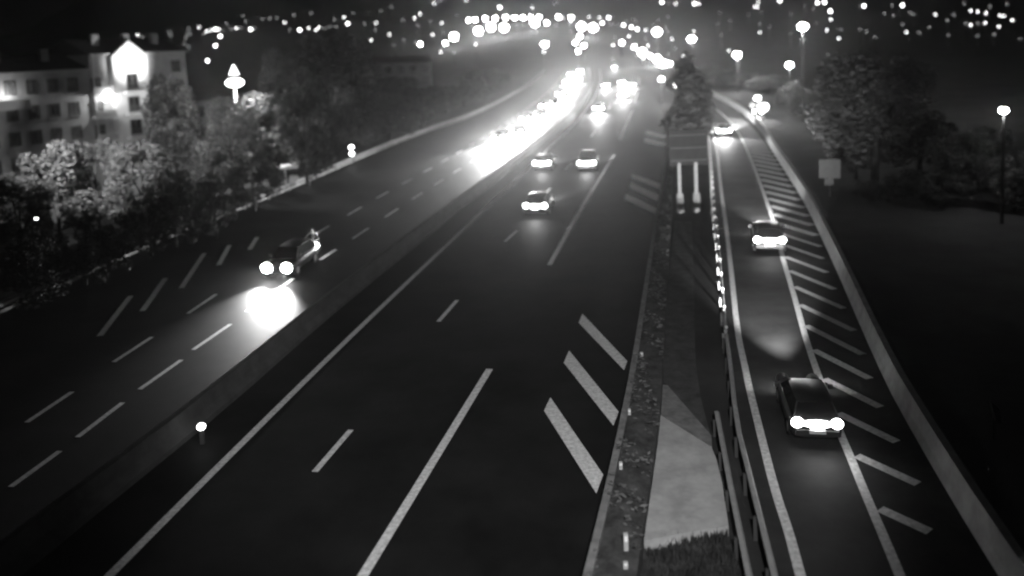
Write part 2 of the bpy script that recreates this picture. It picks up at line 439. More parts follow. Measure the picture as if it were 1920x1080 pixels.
mb = MB(); l = resample(line([(1243, 715), (1247, 600), (1258, 480), (1264, 415)], .05, 1), 12); r_ = resample(line([(1332, 815), (1305, 710), (1302, 600), (1300, 480), (1297, 415)], .05, 1), 12)
rows = [[Vector((a.x, a.y, -.08)), a, b, Vector((b.x, b.y, -.08))] for a, b in zip(l, r_)]
mb.loft(rows); struct(mb.build('concrete_strip', mat('dimmed_concrete', .055, .9, .4, 2.0, .4)), 'dull narrow concrete strip behind the ivy wall')  # strip colour darkened for the weaker light here
slab = empty('slab', G(1285, 900)); so_ = slab.location.copy()
mb = MB(); mb.prism([G(x, y, .25) - so_ for x, y in ((1237, 777), (1334, 838), (1343, 860), (1354, 905), (1366, 986), (1202, 1014))], -.1, .25); mb.build('deck', M_CONC, slab)
mb = MB(); mb.prism([G(x, y, .2) - so_ for x, y in ((1243, 720), (1252, 722), (1334, 816), (1335, 836), (1237, 775))], -.1, .19); mb.build('worn_edge', M_OLDC, slab)
mb = MB()
a, b, c = G(1250, 800, .253) - so_, G(1228, 905, .253) - so_, G(1345, 930, .253) - so_
tag(slab, 'pale grey concrete slab wedged between ivy wall and slip road rails', 'slab')
cs = []
P4 = [G(1200, 1020), G(1366, 992), G(1384, 1080), G(1190, 1080)]; P4b = [G(1160, 1250), G(1440, 1250)]
gv = []
for k in range(5200):
    u, v = rng.random(), rng.random() * 1.5
    a = P4[0].lerp(P4[3], v); b = P4[1].lerp(P4[2], v); p = a.lerp(b, u)
    h = rng.uniform(.06, .2) * (1 + .7 * math.sin(p.y * 9 + p.x * .7)); an = rng.uniform(0, 6.28); w = .025
    dx, dy = math.cos(an) * w, math.sin(an) * w
    gv.append(((p.x - dx, p.y - dy, -.05), (p.x + dx, p.y + dy, -.05), (p.x + rng.normal(0, .06), p.y + rng.normal(0, .06), h)))
me = bpy.data.meshes.new('grass'); me.from_pydata([q for t in gv for q in t], [], [(3 * i, 3 * i + 1, 3 * i + 2) for i in range(len(gv))]); me.materials.append(M_GRASS)
struct(put('grass', me), 'short rough grass below the concrete slab', 'stuff')

# small reflector posts on the wall
def marker(px, py, h, w, label):
    p = G(px, py, .8); t = empty('marker_post', p)
    mb = MB(); mb.box((0, 0, h / 2), (w, w * .6, h)); mb.build('post', M_FRAME, t)
    mb = MB(); mb.box((0, -w * .35, h * .72), (w * .8, w * .25, h * .3)); mb.build('reflector', M_REFL, t)
    return tag(t, label, 'marker', 'marker posts on the ivy wall')
marker(1174, 1032, .42, .10, 'tallest white marker post on the ivy wall near the grass')
marker(1173, 1066, .16, .10, 'stubby white marker at the near end of the ivy wall')
marker(1164, 880, .22, .09, 'pale marker on the wall beside the nearest hatch stripe')
marker(1180, 778, .2, .09, 'pale marker on the wall beside the middle hatch stripe')
marker(1203, 668, .16, .11, 'small pale marker on the wall just past the farthest near stripe')
t = empty('median_light', G(380, 832, .0)); mb = MB(); mb.box((0, 0, .25), (.12, .12, .5)); mb.build('post', M_DARKM, t)
mb = MB(); mb.ball((0, 0, .58), .14, 10, 6, .8); mb.build('lens', E_SOFT, t); tag(t, 'single small white light standing beside the median barrier', 'light')

# ------------------------------------------------------------------ cars (built facing +Y, origin on the road)
def car_proto(paint, kind):
    t = empty('car', (0, 0, 0)); k = 1.0 if kind == 'hatch' else 1.22
    def sect(y, w, z0, z1, n=12):
        pts = []
        for i in range(n):
            a = 2 * math.pi * (i + .5) / n; ca, sa = math.cos(a), math.sin(a)
            pts.append(Vector((w * math.copysign(abs(ca) ** .45, ca), y, (z0 + z1) / 2 + (z1 - z0) / 2 * math.copysign(abs(sa) ** .5, sa))))
        return pts + [pts[0]]
    mb = MB(); st = [(-2.08, .70, .42, .74), (-2.04, .80, .30, .86), (-1.85, .87, .24, .93), (-1.2, .89, .22, .94), (0, .89, .2, .93), (1.0, .88, .22, .9), (1.6, .86, .24, .82), (1.98, .78, .28, .72), (2.08, .66, .36, .6)]
    rows = [sect(*s) for s in st]; mb.loft(rows); mb.add(rows[0][:-1], [tuple(range(12))]); mb.add(rows[-1][:-1], [tuple(range(11, -1, -1))])
    mb.build('body', paint, t, sharp=False)
    zr = 1.44 * k; yb = -1.95 if kind == 'hatch' else -2.02; yt = -1.55 if kind == 'hatch' else -1.9
    # greenhouse: lower ring and roof ring
    lo = [Vector((-.80, yb, .90)), Vector((.80, yb, .90)), Vector((.80, 1.15, .88)), Vector((-.80, 1.15, .88))]
    hi = [Vector((-.60, yt, zr - .05)), Vector((.60, yt, zr - .05)), Vector((.60, .35, zr - .04)), Vector((-.60, .35, zr - .04))]
    for nm, i, j in (('rear_window', 0, 1), ('side_window', 1, 2), ('windscreen', 2, 3), ('side_window', 3, 0)):
        mb = MB(); c = (lo[i] + lo[j] + hi[i] + hi[j]) / 4
        q = [lo[i], lo[j], hi[j], hi[i]]; q = [c + (p - c) * .94 for p in q]; mb.add(q, [(0, 1, 2, 3)]); mb.build(nm, M_CGLASS, t)
    mb = MB(); c = Vector((0, -.3, 1.1))
    inn = [c + (p - c) * .985 for p in lo + hi]; mb.add(inn, [(0, 1, 5, 4), (1, 2, 6, 5), (2, 3, 7, 6), (3, 0, 4, 7)])
    mb.build('pillars', paint, t)
    mb = MB(); rr = []
    for y, w, z in ((yt - .04, .52, zr - .06), (yt + .1, .61, zr - .01), (-.6, .63, zr + .03), (.1, .62, zr + .01), (.38, .56, zr - .05)):
        rr.append([Vector((-w, y, z - .05)), Vector((-w * .8, y, z)), Vector((0, y, z + .02)), Vector((w * .8, y, z)), Vector((w, y, z - .05))])
    mb.loft(rr); mb.build('roof', paint, t, sharp=False)
    for sx in (-1, 1):
        for y in (-1.28, 1.3):
            w_ = MB(); w_.tube((sx * .70, y, .31), (sx * .895, y, .31), .31, .31, 14); wh = w_.build('wheel', M_TYRE, t)
            w_ = MB(); w_.tube((sx * .88, y, .31), (sx * .905, y, .31), .19, .19, 10); w_.build('rim', M_RIM, wh)
        mb = MB(); mb.box((sx * .97, .72, .98), (.2, .12, .14)); mb.build('mirror', paint, t)
        mb = MB(); mb.tube((sx * .58, 1.7, .66), (sx * .58, 2.1, .64), .24, .25, 14); hl = mb.build('headlight', M_CAR[0], t)
        mb = MB(); mb.tube((sx * .58, 2.1, .64), (sx * .58, 2.13, .64), .22, .19, 14); mb.build('lens', E_HEAD, hl)
        mb = MB(); mb.ellip((sx * .66, -2.04, .83), .21, .1, .19); mb.build('tail_light', E_TAIL, t)
    mb = MB(); mb.box((0, -2.1, .5), (1.5, .12, .2), 0, .95); mb.build('rear_bumper', M_CAR[0], t)
    mb = MB(); mb.box((0, -2.165, .56), (.56, .02, .13)); mb.build('number_plate', M_PLATE, t)
    mb = MB(); mb.ellip((0, -2.06, .81), .56, .07, .13); mb.build('tailgate_glow', E_TAIL, t)  # glowing bar added for the lit band across the tailgate
    mb = MB(); mb.ellip((0, -2.12, .68), .24, .06, .07); mb.build('plate_light', E_TAIL, t)
    return t
PROTO = {}
N_CAR = [0]
def car(px, py, px2, py2, label, paint=0, kind='hatch', group=None, head=9000, tail=0.0, pitch=-.16, size=62, cat='car', aim_side=0.0, onc=False, scale=1.0):
    """stands at the ground point px,py and faces px2,py2"""
    key = (paint, kind)
    p = G(px, py); q = G(px2, py2); d = (q - p); a = math.atan2(d.y, d.x) - math.pi / 2
    if key not in PROTO: t = PROTO[key] = car_proto(M_CAR[paint], kind)
    else:
        t = copy_tree(PROTO[key])
    d.normalize(); p = p + d * (2.1 if not onc else -2.1) * scale; t.scale = (scale,) * 3
    t.location = (p.x, p.y, .008); t.rotation_euler = (0, 0, a); r = Vector((d.y, -d.x, 0))
    PEND.append((t, p, d, r, head, tail, pitch, size, aim_side))
    return tag(t, label, cat, group)
PEND = []
def finish_lights():
    for t, p, d, r, head, tail, pitch, size, side in PEND:
        if head:
            o = p + d * 2.4 + Vector((0, 0, .66)); lamp('SPOT', 'headlight_beam', o, head, None, o + d * 10 + r * side + Vector((0, 0, 10 * pitch)), size, .7, .15)
        if tail:
            o = p - d * 2.3 + Vector((0, 0, .8)); lamp('SPOT', 'tail_glow', o, tail, None, o - d * 3 - Vector((0, 0, 1.6)), 130, .9, .15)

AWAY = 'cars driving away on the motorway'; ONC = 'oncoming cars queueing with headlights on'; RMP = 'cars driving away on the slip road'
car(1533, 838, 1480, 700, 'dark car nearest the camera on the slip road, tail lights lit', 0, 'hatch', RMP, 40000, 60, size=42, pitch=.12, scale=.86)
car(1444, 478, 1420, 380, 'dark car in the middle of the slip road with lit tail lights', 0, 'hatch', RMP, 40000, 60, size=42, pitch=.12)
car(1358, 258, 1330, 215, 'farthest car on the slip road where it bends out of sight', 1, 'hatch', RMP, 140000, 5000, pitch=-.15)
car(1004, 408, 1060, 330, 'car with bright tail lights nearest the camera on the motorway', 1, 'hatch', AWAY, 12000, 160)
car(1100, 322, 1128, 270, 'tall van with tail lights beside the long lane dash', 1, 'van', AWAY, 14000, 250, cat='van')
car(1016, 322, 1065, 268, 'dark car close to the median barrier ahead of the lit van', 0, 'hatch', AWAY, 26000, 250)
for i, (x, y, x2, y2, lb) in enumerate([
        (1122, 212, 1138, 180, 'distant car alone by the median past the lit van'),
        (1136, 166, 1140, 146, 'distant car second along the median where the road bends'),
        (1168, 186, 1178, 160, 'distant car brightest of the far pack on the right lane'),
        (1166, 160, 1172, 142, 'distant car in the middle of the far pack'),
        (1152, 130, 1150, 120, 'very distant car at the head of the far pack'),
        (1184, 165, 1188, 146, 'distant car at the right edge of the far pack')]):
    car(x, y, x2, y2, lb, i % 3, 'hatch', AWAY, 16000, 14000)
car(520, 524, 405, 605, 'oncoming car in the middle lane with both headlights glaring', 0, 'hatch', None, 0, onc=True)
onc = [(935, 268, 870, 306, 'oncoming car leading the queue in the lane nearest the trees'),
       (968, 258, 905, 300, 'oncoming car leading the queue in the middle lane'),
       (985, 232, 935, 262, 'oncoming car second in the tree side lane'),
       (1012, 226, 960, 262, 'oncoming car second in the middle lane'),
       (1020, 205, 985, 228, 'oncoming car third in the tree side lane'),
       (1040, 204, 1000, 234, 'oncoming car third in the middle lane'),
       (1062, 190, 1030, 214, 'oncoming car close to the median at the bend'),
       (1050, 182, 1030, 196, 'oncoming car fourth in the tree side lane'),
       (1072, 172, 1056, 188, 'oncoming car at the bend in the middle lane'),
       (1062, 158, 1052, 170, 'oncoming car past the bend on the tree side'),
       (1084, 155, 1080, 166, 'oncoming car past the bend by the median'),
       (1070, 142, 1065, 152, 'far oncoming car past the bend in the middle lane'),
       (1088, 136, 1086, 146, 'far oncoming car deep in the queue by the median'),
       (1078, 124, 1076, 132, 'far oncoming car deep in the queue on the tree side'),
       (1092, 118, 1091, 124, 'oncoming car farthest back by the median'),
       (1082, 112, 1081, 118, 'oncoming car farthest back in the queue')]
for i, (x, y, x2, y2, lb) in enumerate(onc):
    car(x, y, x2, y2, lb, i % 3, 'van' if i in (5, 9) else 'hatch', ONC, 150000 if i < 3 else 26000, 0, -.38, 66, onc=True)
car(1428, 212, 1405, 228, 'parked car with lamps lit behind the slip road parapet', 2, 'hatch', None, 3000, 0)
finish_lights()
# the oncoming middle-lane car: two dipped beams reaching across the fast lane
p = G(520, 524); d = (G(405, 605) - p).normalized(); p = p - d * 2.1; r = Vector((d.y, -d.x, 0))
for s in (-.58, .58):
    o = p + d * 2.36 + r * s + Vector((0, 0, .66))
    lamp('SPOT', 'headlight_beam', o, 11000, None, o + d * 10 - r * 1.8 + Vector((0, 0, -1.1)), 52, 1.0, .1)
for c in [c for c in COL.objects if c.name.startswith('lens') and c.parent and c.parent.parent and c.parent.parent.get('label', '').startswith('oncoming car in the middle lane with both')]:
    c.data = c.data.copy(); v = np.empty(len(c.data.vertices) * 3, np.float32); c.data.vertices.foreach_get('co', v); v = v.reshape(-1, 3)
    m_ = v.mean(0); v = m_ + (v - m_) * np.array((1.45, 1, 1.3), np.float32); c.data.vertices.foreach_set('co', v.ravel()); c.data.update()
# motorcycle behind it
p = G(588, 478); q = G(470, 560); d = (q - p); t = empty('motorcycle', (p.x, p.y, .008), math.atan2(d.y, d.x) - math.pi / 2)
for y in (-.72, .72):
    mb = MB(); mb.tube((-.07, y, .31), (.07, y, .31), .31, .31, 14); w_ = mb.build('wheel', M_TYRE, t)
    mb = MB(); mb.tube((-.075, y, .31), (.075, y, .31), .17, .17, 10); mb.build('rim', M_RIM, w_)
mb = MB(); mb.box((0, .05, .62), (.3, .7, .3), 0, .7); mb.box((0, 0, .4), (.26, .5, .28)); mb.tube((0, .72, .31), (0, .45, .95), .05, .05); mb.build('body', M_CAR[0], t)
mb = MB(); mb.box((0, -.5, .8), (.26, .62, .1), 0, .8); mb.build('seat', M_TYRE, t)
mb = MB(); mb.tube((-.38, .42, 1.0), (.38, .42, 1.0), .025, .025); mb.build('handlebar', M_DARKM, t)
mb = MB(); mb.ball((0, .66, .9), .19, 10, 6, .9); mb.build('headlight', E_HEAD, t)
tag(t, 'motorcycle with a single headlight following the middle lane car', 'motorcycle')
d.normalize(); o = p + d * .95 + Vector((0, 0, .9)); rr_ = Vector((d.y, -d.x, 0))
lamp('SPOT', 'headlight_beam', o, 24000, None, G(536, 594), 20, 1.0, .1)  # narrow beam turned aside to add the bright pool on the road
# rider: one skinned body
def rider(t):
    me = bpy.data.meshes.new('person')
    J = [(0, -.42, .92), (0, -.30, 1.18), (0, -.12, 1.42), (0, -.06, 1.54), (0, .0, 1.66), (.2, -.12, 1.40), (.34, .12, 1.2), (.34, .4, 1.02), (-.2, -.12, 1.40), (-.34, .12, 1.2), (-.34, .4, 1.02),
         (.12, -.38, .9), (.22, .02, .78), (.2, -.22, .38), (.2, -.05, .33), (-.12, -.38, .9), (-.22, .02, .78), (-.2, -.22, .38), (-.2, -.05, .33)]
    Ed = [(0, 1), (1, 2), (2, 3), (3, 4), (2, 5), (5, 6), (6, 7), (2, 8), (8, 9), (9, 10), (0, 11), (11, 12), (12, 13), (13, 14), (0, 15), (15, 16), (16, 17), (17, 18)]
    Rd = [.15, .16, .17, .07, .14, .085, .06, .05, .085, .06, .05, .11, .085, .06, .05, .11, .085, .06, .05]
    me.from_pydata(J, Ed, []); o = put('person', me); o.location = t.location; o.rotation_euler = t.rotation_euler
    m = o.modifiers.new('skin', 'SKIN'); o.modifiers.new('sub', 'SUBSURF').levels = 1
    for v, rd in zip(me.skin_vertices[0].data, Rd): v.radius = (rd, rd)
    me.skin_vertices[0].data[0].use_root = True
    me.materials.append(M_CAR[0]); tag(o, 'rider in dark clothing and helmet sitting on the motorcycle', 'person')
rider(t)

# ------------------------------------------------------------------ street lamps
def street_lamp(px, py, dist, label, r=.42, e=None, light=0, arm=0.0, group=None, em=None):
    p = AT(px, py, dist); z0 = T(p.x, p.y); t = empty('street_lamp', (p.x, p.y, z0)); h = p.z - z0
    mb = MB(); mb.tube((arm, 0, -.3), (arm, 0, h + .1), .10, .06, 8)
    if arm: mb.tube((arm, 0, h + .1), (0, 0, h + r * .9), .05, .05, 6)
    mb.build('pole', M_DARKM, t)
    mb = MB(); mb.ball((0, 0, h), r, 12, 8, .8); mb.build('globe', em or E_STREET, t)
    mb = MB(); mb.tube((0, 0, h + r * .72), (0, 0, h + r * .95), r * .7, r * .3, 10); mb.build('cap', M_DARKM, t)
    if light: lamp('POINT', 'lamp_light', (p.x, p.y, p.z - r * 1.1), light, r=r * .5)
    return tag(t, label, 'street lamp', group)
street_lamp(1505, 50, 110, 'brightest tall street lamp above the trees right of the slip road', .62, light=6000)
street_lamp(1382, 103, 166, 'street lamp on a thin pole behind the slip road bend', .75, light=9000)
street_lamp(1480, 122, 120, 'shorter street lamp over the lit hedge', .5, light=3000)
street_lamp(1882, 207, 49, 'lone street lamp at the far right among dark bushes', .27, light=700)
street_lamp(1297, 73, 230, 'large far street lamp right above the dark poplar', 1.0, light=9000)
street_lamp(1232, 60, 260, 'large far street lamp left of the dark poplar', 1.3, light=12000)
street_lamp(68, 410, 46, 'tiny lamp shining through the trees at the left edge', .09, light=250, em=E_SOFT)
street_lamp(1240, 148, 150, 'small lamp glowing in front of the dark poplar', .42, light=1500)
street_lamp(1267, 160, 140, 'lower small lamp glowing beside the poplar trunk', .4, light=1500)
street_lamp(1021, 83, 300, 'lamp standing alone left of the oncoming queue', 1.1, light=6000)
# garden lantern with cone cap
p = AT(440, 155, 78); t = empty('lantern', (p.x, p.y, T(p.x, p.y))); h = p.z - t.location.z
mb = MB(); mb.tube((0, 0, -.2), (0, 0, h - .3), .12, .09); mb.build('pole', M_DARKM, t)
mb = MB(); mb.ball((0, 0, h), .88, 14, 8, .5); mb.build('bowl', glow('lantern_glow', 8), t)
mb = MB(); mb.tube((0, 0, h + .75), (0, 0, h + 1.75), .5, .06, 12); mb.build('cone_cap', glow('cone_glow', 4), t)
mb = MB(); mb.tube((0, 0, h + .4), (0, 0, h + .76), .3, .3, 10); mb.build('neck', M_DARKM, t)
tag(t, 'glowing bowl lantern with a pointed cone top among the trees', 'lantern')
lamp('POINT', 'lantern_light', (p.x, p.y - .5, p.z - .9), 7000, r=.4)
# twin beacon
p = G(661, 306); t = empty('beacon', (p.x, p.y, T(p.x, p.y)))
mb = MB(); mb.tube((0, 0, 0), (0, 0, 1.9), .07, .07); mb.build('post', M_DARKM, t)
for z in (1.15, 1.85):
    mb = MB(); mb.ball((0, -.1, z), .26, 10, 6, .85); mb.build('lamp_lens', E_SOFT, t)
tag(t, 'post with two stacked white lamps behind the motorway guardrail', 'beacon')
# triple lamps by the parapet
p = AT(1425, 190, 140)
for i, (x, y, r, lb) in enumerate(((1420, 184, .55, 'upper lamp of the three clustered beside the slip road bend'), (1431, 201, .85, 'largest lowest lamp of the three clustered beside the slip road bend'), (1411, 197, .5, 'dimmest left lamp of the three clustered beside the slip road bend'))):
    street_lamp(x, y, 112, lb, r * .85, em=E_SOFT if i < 2 else glow('faint_glow', 1.2), light=600 if i == 1 else 0, group='three lamps beside the slip road bend')

# ------------------------------------------------------------------ signs
M_SIGND = mat('dark_sign_back', .025, .7, .2, 2)
p = G(1289, 397); sgn = empty('road_sign', (p.x, p.y, 0), math.atan2(G(1330, 397).y - p.y, 1.0) * 0)
mb = MB(); mb.box((.15, 0, 4.6), (2.7, .08, 2.5)); mb.build('panel', M_SIGND, sgn)
for sx in (-.55, .62):
    mb = MB(); mb.box((sx, -.12, 1.75), (.22, .2, 3.6)); mb.build('post', M_FRAME, sgn)
    mb = MB(); mb.box((sx, -.14, .7), (.5, .4, 1.3), 0, .85); mb.build('footing', M_CONC, sgn)
for z in (3.7, 4.6, 5.5):
    mb = MB(); mb.box((.15, -.08, z), (2.6, .07, .1)); mb.build('rib', M_DARKM, sgn)
tag(sgn, 'large road sign seen from behind on two posts in the gore', 'road sign')
p = G(1556, 368); t = empty('road_sign', (p.x, p.y, 0), -.25); d_ = p.y; k = d_ / FPX
mb = MB(); mb.box((0, 0, 53 * k), (38 * k, .06, 36 * k)); mb.build('panel', M_SIGNB, t)
mb = MB(); mb.box((-.05, -.0, 27 * k), (16 * k, .06, 14 * k)); mb.build('plate', M_SIGNB, t)
mb = MB(); mb.box((0, .06, 30 * k), (.09, .06, 70 * k)); mb.build('post', M_STEEL, t)
tag(t, 'square grey road sign with a small plate right of the slip road', 'road sign')
p = G(1866, 820); t = empty('road_marker', (p.x, p.y, 0), .5)
mb = MB(); mb.tube((0, .05, -.2), (0, .05, .8), .04, .04); mb.build('post', M_DARKM, t)
a = [Vector((-.22, -.12, .62)), Vector((.02, -.16, .5)), Vector((.34, .08, .72)), Vector((-.02, .16, 1.1))]
mb = MB(); n_v = Vector((.1, -.6, .5)).normalized() * .03
mb.add([q + n_v for q in a] + [q - n_v for q in a], [(0, 1, 2, 3), (7, 6, 5, 4), (0, 4, 5, 1), (1, 5, 6, 2), (2, 6, 7, 3), (3, 7, 4, 0)]); mb.build('panel', M_SIGNB, t)
tag(t, 'tilted grey marker panel alone on the dark right verge', 'marker')
p = G(538, 345); t = empty('shelter', (p.x, p.y, T(p.x, p.y)), .15)
mb = MB(); mb.add([Vector(q) for q in ((-1.1, -.4, 1.55), (1.1, -.4, 1.55), (1.1, -.4, 1.95), (-1.1, -.4, 1.62), (-1.1, .8, 1.55), (1.1, .8, 1.55), (1.1, .8, 2.05), (-1.1, .8, 1.7))],
       [(0, 1, 2, 3), (7, 6, 5, 4), (0, 4, 5, 1), (1, 5, 6, 2), (2, 6, 7, 3), (3, 7, 4, 0)]); mb.build('roof', M_PLAST2, t)
mb = MB(); mb.tube((-.1, 0, -.3), (-.1, 0, 1.55), .1, .1); mb.build('post', M_FRAME, t)
mb = MB(); mb.box((.65, .3, .35), (.7, .5, .9), .3); mb.build('cabinet', M_PLAST2, t)
tag(t, 'small shelter with pale wedge roof on one post by the guardrail', 'shelter')

# ------------------------------------------------------------------ trees
def blob_points(n, blobs):
    out = []; wsum = sum(b[3] ** 2 for b in blobs)
    for cx, cy, cz, r in blobs:
        k = int(n * r * r / wsum); v = rng.normal(size=(k, 3)); v /= np.linalg.norm(v, axis=1)[:, None]
        out.append(np.array((cx, cy, cz)) + v * (r * rng.uniform(.45, 1.05, k) ** .6)[:, None])
    return np.concatenate(out)
def tree_meshes(kind, seed):
    """unit tree: height 1, crown half width about .35"""
    rr = np.random.default_rng(seed); blobs = []; tr = MB()
    if kind == 'poplar':
        for i in range(26):
            z = .12 + .84 * i / 25; w = .10 * math.sin(math.pi * min(1, .15 + z * .85)) + .02; a = rr.uniform(0, 6.28)
            blobs.append((w * .5 * math.cos(a), w * .5 * math.sin(a), z, w * .8))
        tr.tube((0, 0, -.05), (0, 0, .8), .02, .006)
    else:
        tr.tube((0, 0, -.06), (.01, 0, .3), .028, .02); tr.tube((.01, 0, .3), (0, .01, .75), .02, .006)
        for i in range(30):
            a = rr.uniform(0, 6.28); z = rr.uniform(.22, .95) if kind == 'broad' else rr.uniform(.08, .92)
            w = (.36 if kind == 'broad' else .46) * math.sqrt(max(.05, 1 - ((z - .52) / .5) ** 2)) * rr.uniform(.5, 1)
            b = (w * math.cos(a), w * math.sin(a), z, rr.uniform(.07, .15)); blobs.append(b)
            if i % 4 == 0: tr.tube((0, 0, min(z, .5) * .7), b[:3], .012, .004, 5)
    pts = blob_points(7500, blobs)
    return tr.mesh('trunk', M_BARK), [leaf_mesh('crown', pts, False, .024, m, .5) for m in (M_LEAF, M_LEAF_DIM)]
KINDS = {('broad', 0): tree_meshes('broad', 1), ('broad', 1): tree_meshes('broad', 2), ('broad', 2): tree_meshes('broad', 5), ('bush', 0): tree_meshes('bush', 3), ('bush', 1): tree_meshes('bush', 4), ('poplar', 0): tree_meshes('poplar', 6)}
def tree(px, ytop, dist, hw, label, kind='broad', dark=0, group=None, var=None):
    p = AT(px, ytop, dist); z0 = T(p.x, p.y); h = max(1.2, p.z - z0); w = hw * dist / FPX * (1.2 if px < 900 else 1.0)
    v = var if var is not None else random.randrange(3 if kind == 'broad' else 2 if kind == 'bush' else 1)
    tm, cm = KINDS[(kind, v)]; t = empty('tree' if kind != 'bush' else 'bush', (p.x, p.y, z0), random.uniform(0, 6.28))
    half = {'broad': .42, 'bush': .52, 'poplar': .11}[kind]; s = w / half
    t.scale = (s, s, h)
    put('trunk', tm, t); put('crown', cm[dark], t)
    return tag(t, label, 'tree' if kind != 'bush' else 'bush', group)
LT = 'trees between the motorway and the building'; RTG = 'trees and bushes right of the slip road'
for a in [(95, 268, 55, 62, 'lit leafy tree in front of the building, second from the left edge', 'broad', 0), (172, 262, 60, 58, 'lit tree below the floodlit balcony', 'broad', 0),
          (262, 272, 58, 62, 'medium tree below and right of the balcony column', 'broad', 0), (318, 318, 52, 52, 'low round tree just above the near end of the guardrail', 'bush', 0),
          (28, 335, 50, 62, 'leafy tree at the far left edge under the building windows', 'broad', 0), (318, 150, 84, 52, 'dark tree standing against the right end of the building', 'broad', 1),
          (425, 182, 72, 62, 'pale lit tree right below the cone topped lantern', 'broad', 0), (492, 178, 82, 50, 'grey tree between the lantern and the great dark tree', 'broad', 0),
          (612, 62, 112, 88, 'great dark tree, the tallest left of the motorway', 'broad', 0), (540, 100, 108, 52, 'dark tree leaning on the left of the great tree', 'broad', 0),
          (398, 340, 54, 36, 'small pale bush beside the guardrail', 'bush', 0), (742, 150, 150, 62, 'hazy tree in front of the far pale building', 'broad', 0),
          (835, 172, 175, 60, 'hazy tree left of the oncoming glare', 'broad', 0), (690, 205, 122, 46, 'low tree behind the twin beacon', 'bush', 1),
          (50, 455, 40, 62, 'dark tree near the camera at the left edge', 'broad', 1), (150, 415, 44, 55, 'dark bush sloping down to the guardrail end', 'bush', 1),
          (565, 160, 74, 55, 'dark tree behind the pale wedge roofed shelter', 'broad', 0), (655, 170, 90, 58, 'dark tree right behind the twin beacon', 'broad', 0), (725, 185, 104, 55, 'dark tree behind the guardrail halfway to the oncoming queue', 'broad', 0),
          (790, 165, 128, 55, 'dark tree before the haze of the oncoming queue', 'broad', 1), (868, 160, 165, 48, 'dark tree nearest the start of the bright guardrail bend', 'broad', 0),
          (470, 285, 63, 50, 'low bush between the cone topped lantern and the guardrail', 'bush', 0), (275, 372, 50, 48, 'dark bush at the foot of the lit trees by the guardrail', 'bush', 1), (360, 345, 56, 40, 'middle sized bush left of the small pale bush', 'bush', 0),
          (905, 130, 230, 50, 'far tree just left of the lamp by the queue', 'broad', 0), (225, 400, 47, 48, 'shadowed bush under the lit trees', 'bush', 1)]:
    tree(*a, group=LT)
for a in [(1640, 105, 64, 118, 'huge dark tree dominating the right side', 'broad', 0), (1605, 235, 66, 55, 'dark tree behind the square road sign', 'broad', 1),
          (1725, 215, 66, 90, 'broad dark tree right of the huge tree', 'broad', 1), (1805, 232, 58, 62, 'dark bush left of the lone lamp', 'bush', 0),
          (1860, 235, 60, 56, 'dark bush behind the lone lamp', 'bush', 0), (1486, 150, 118, 34, 'grey tree below the shorter street lamp', 'bush', 0),
          (1287, 92, 78, 36, 'tall narrow dark poplar behind the big road sign', 'poplar', 0), (1440, 140, 165, 46, 'lit bush left of the shorter street lamp', 'bush', 0),
          (1388, 138, 185, 46, 'lit bush behind the street lamp at the bend', 'bush', 0), (1335, 122, 200, 40, 'lit bush right of the poplar top', 'bush', 0),
          (1740, 320, 56, 92, 'dark low bush at the lower right of the trees', 'bush', 1), (1905, 285, 52, 60, 'dark bush at the far right edge', 'bush', 1), (1665, 335, 57, 66, 'dark bush behind the parapet and the square sign', 'bush', 1)]:
    tree(*a, group=RTG)

# ------------------------------------------------------------------ buildings
def win(parent, mats, c, u, w, h, n, sill=True, me={}):
    """window in a facade: centre c, along u, out n"""
    key = (round(w, 2), round(h, 2))
    if key not in me:
        a = MB(); 
        for x, z, sx, sz in ((0, h / 2 - .05, w, .1), (0, -h / 2 + .05, w, .1), (-w / 2 + .05, 0, .1, h - .2), (w / 2 - .05, 0, .1, h - .2), (0, 0, .08, h - .2)): a.box((x, -.03, z), (sx, .1, sz))
        b = MB(); b.box((0, .03, 0), (w - .15, .02, h - .15)); c_ = MB(); c_.box((0, -.1, -h / 2 - .06), (w + .2, .22, .1))
        me[key] = (a.mesh('window', M_WINF), b.mesh('pane', M_GLASS), c_.mesh('sill', M_FRAME))
    rz = math.atan2(u.y, u.x); o = put('window', me[key][0], parent, c, rz); put('pane', me[key][1], o)
    if sill: put('sill', me[key][2], o)
    return o
M_WINF = mat('dark_window_frame', .08, .6, 0)
bl = AT(-150, 140, 82); br = AT(356, 140, 108)
bl.z = br.z = 0; u = (br - bl).normalized(); n_out = Vector((u.y, -u.x, 0)); LBL = (br - bl).length
Z0 = T(bl.x + u.x * LBL * .6, bl.y + u.y * LBL * .6) - .5
bd = empty('apartment_building', (bl.x, bl.y, Z0), math.atan2(u.y, u.x))
X = Vector((1, 0, 0))
def loc_at(px, py):
    """facade coordinates of a photo point"""
    d = ray(px, py); nn = n_out; t = (bl - CP).dot(nn) / d.dot(nn); q = CP + d * t
    return (q - bl).dot(u), q.z - Z0
xs = loc_at(172, 200)[0]; xe = loc_at(348, 140)[0]
zl = (loc_at(0, 150)[1] + loc_at(165, 118)[1]) / 2; zr_ = (loc_at(180, 112)[1] + loc_at(340, 87)[1]) / 2
print('BLD', xs, xe, zl, zr_, LBL, Z0)
zl = max(zl, 12); zr_ = max(zr_, zl + .6)
mb = MB(); mb.box((xs / 2, 5.5, zl / 2), (xs, 11, zl)); mb.build('wall', M_PLAST, bd)
mb = MB(); mb.box(((xs + xe) / 2, 5.2, zr_ / 2), (xe - xs - .004, 11, zr_)); mb.build('wall', M_PLAST, bd)
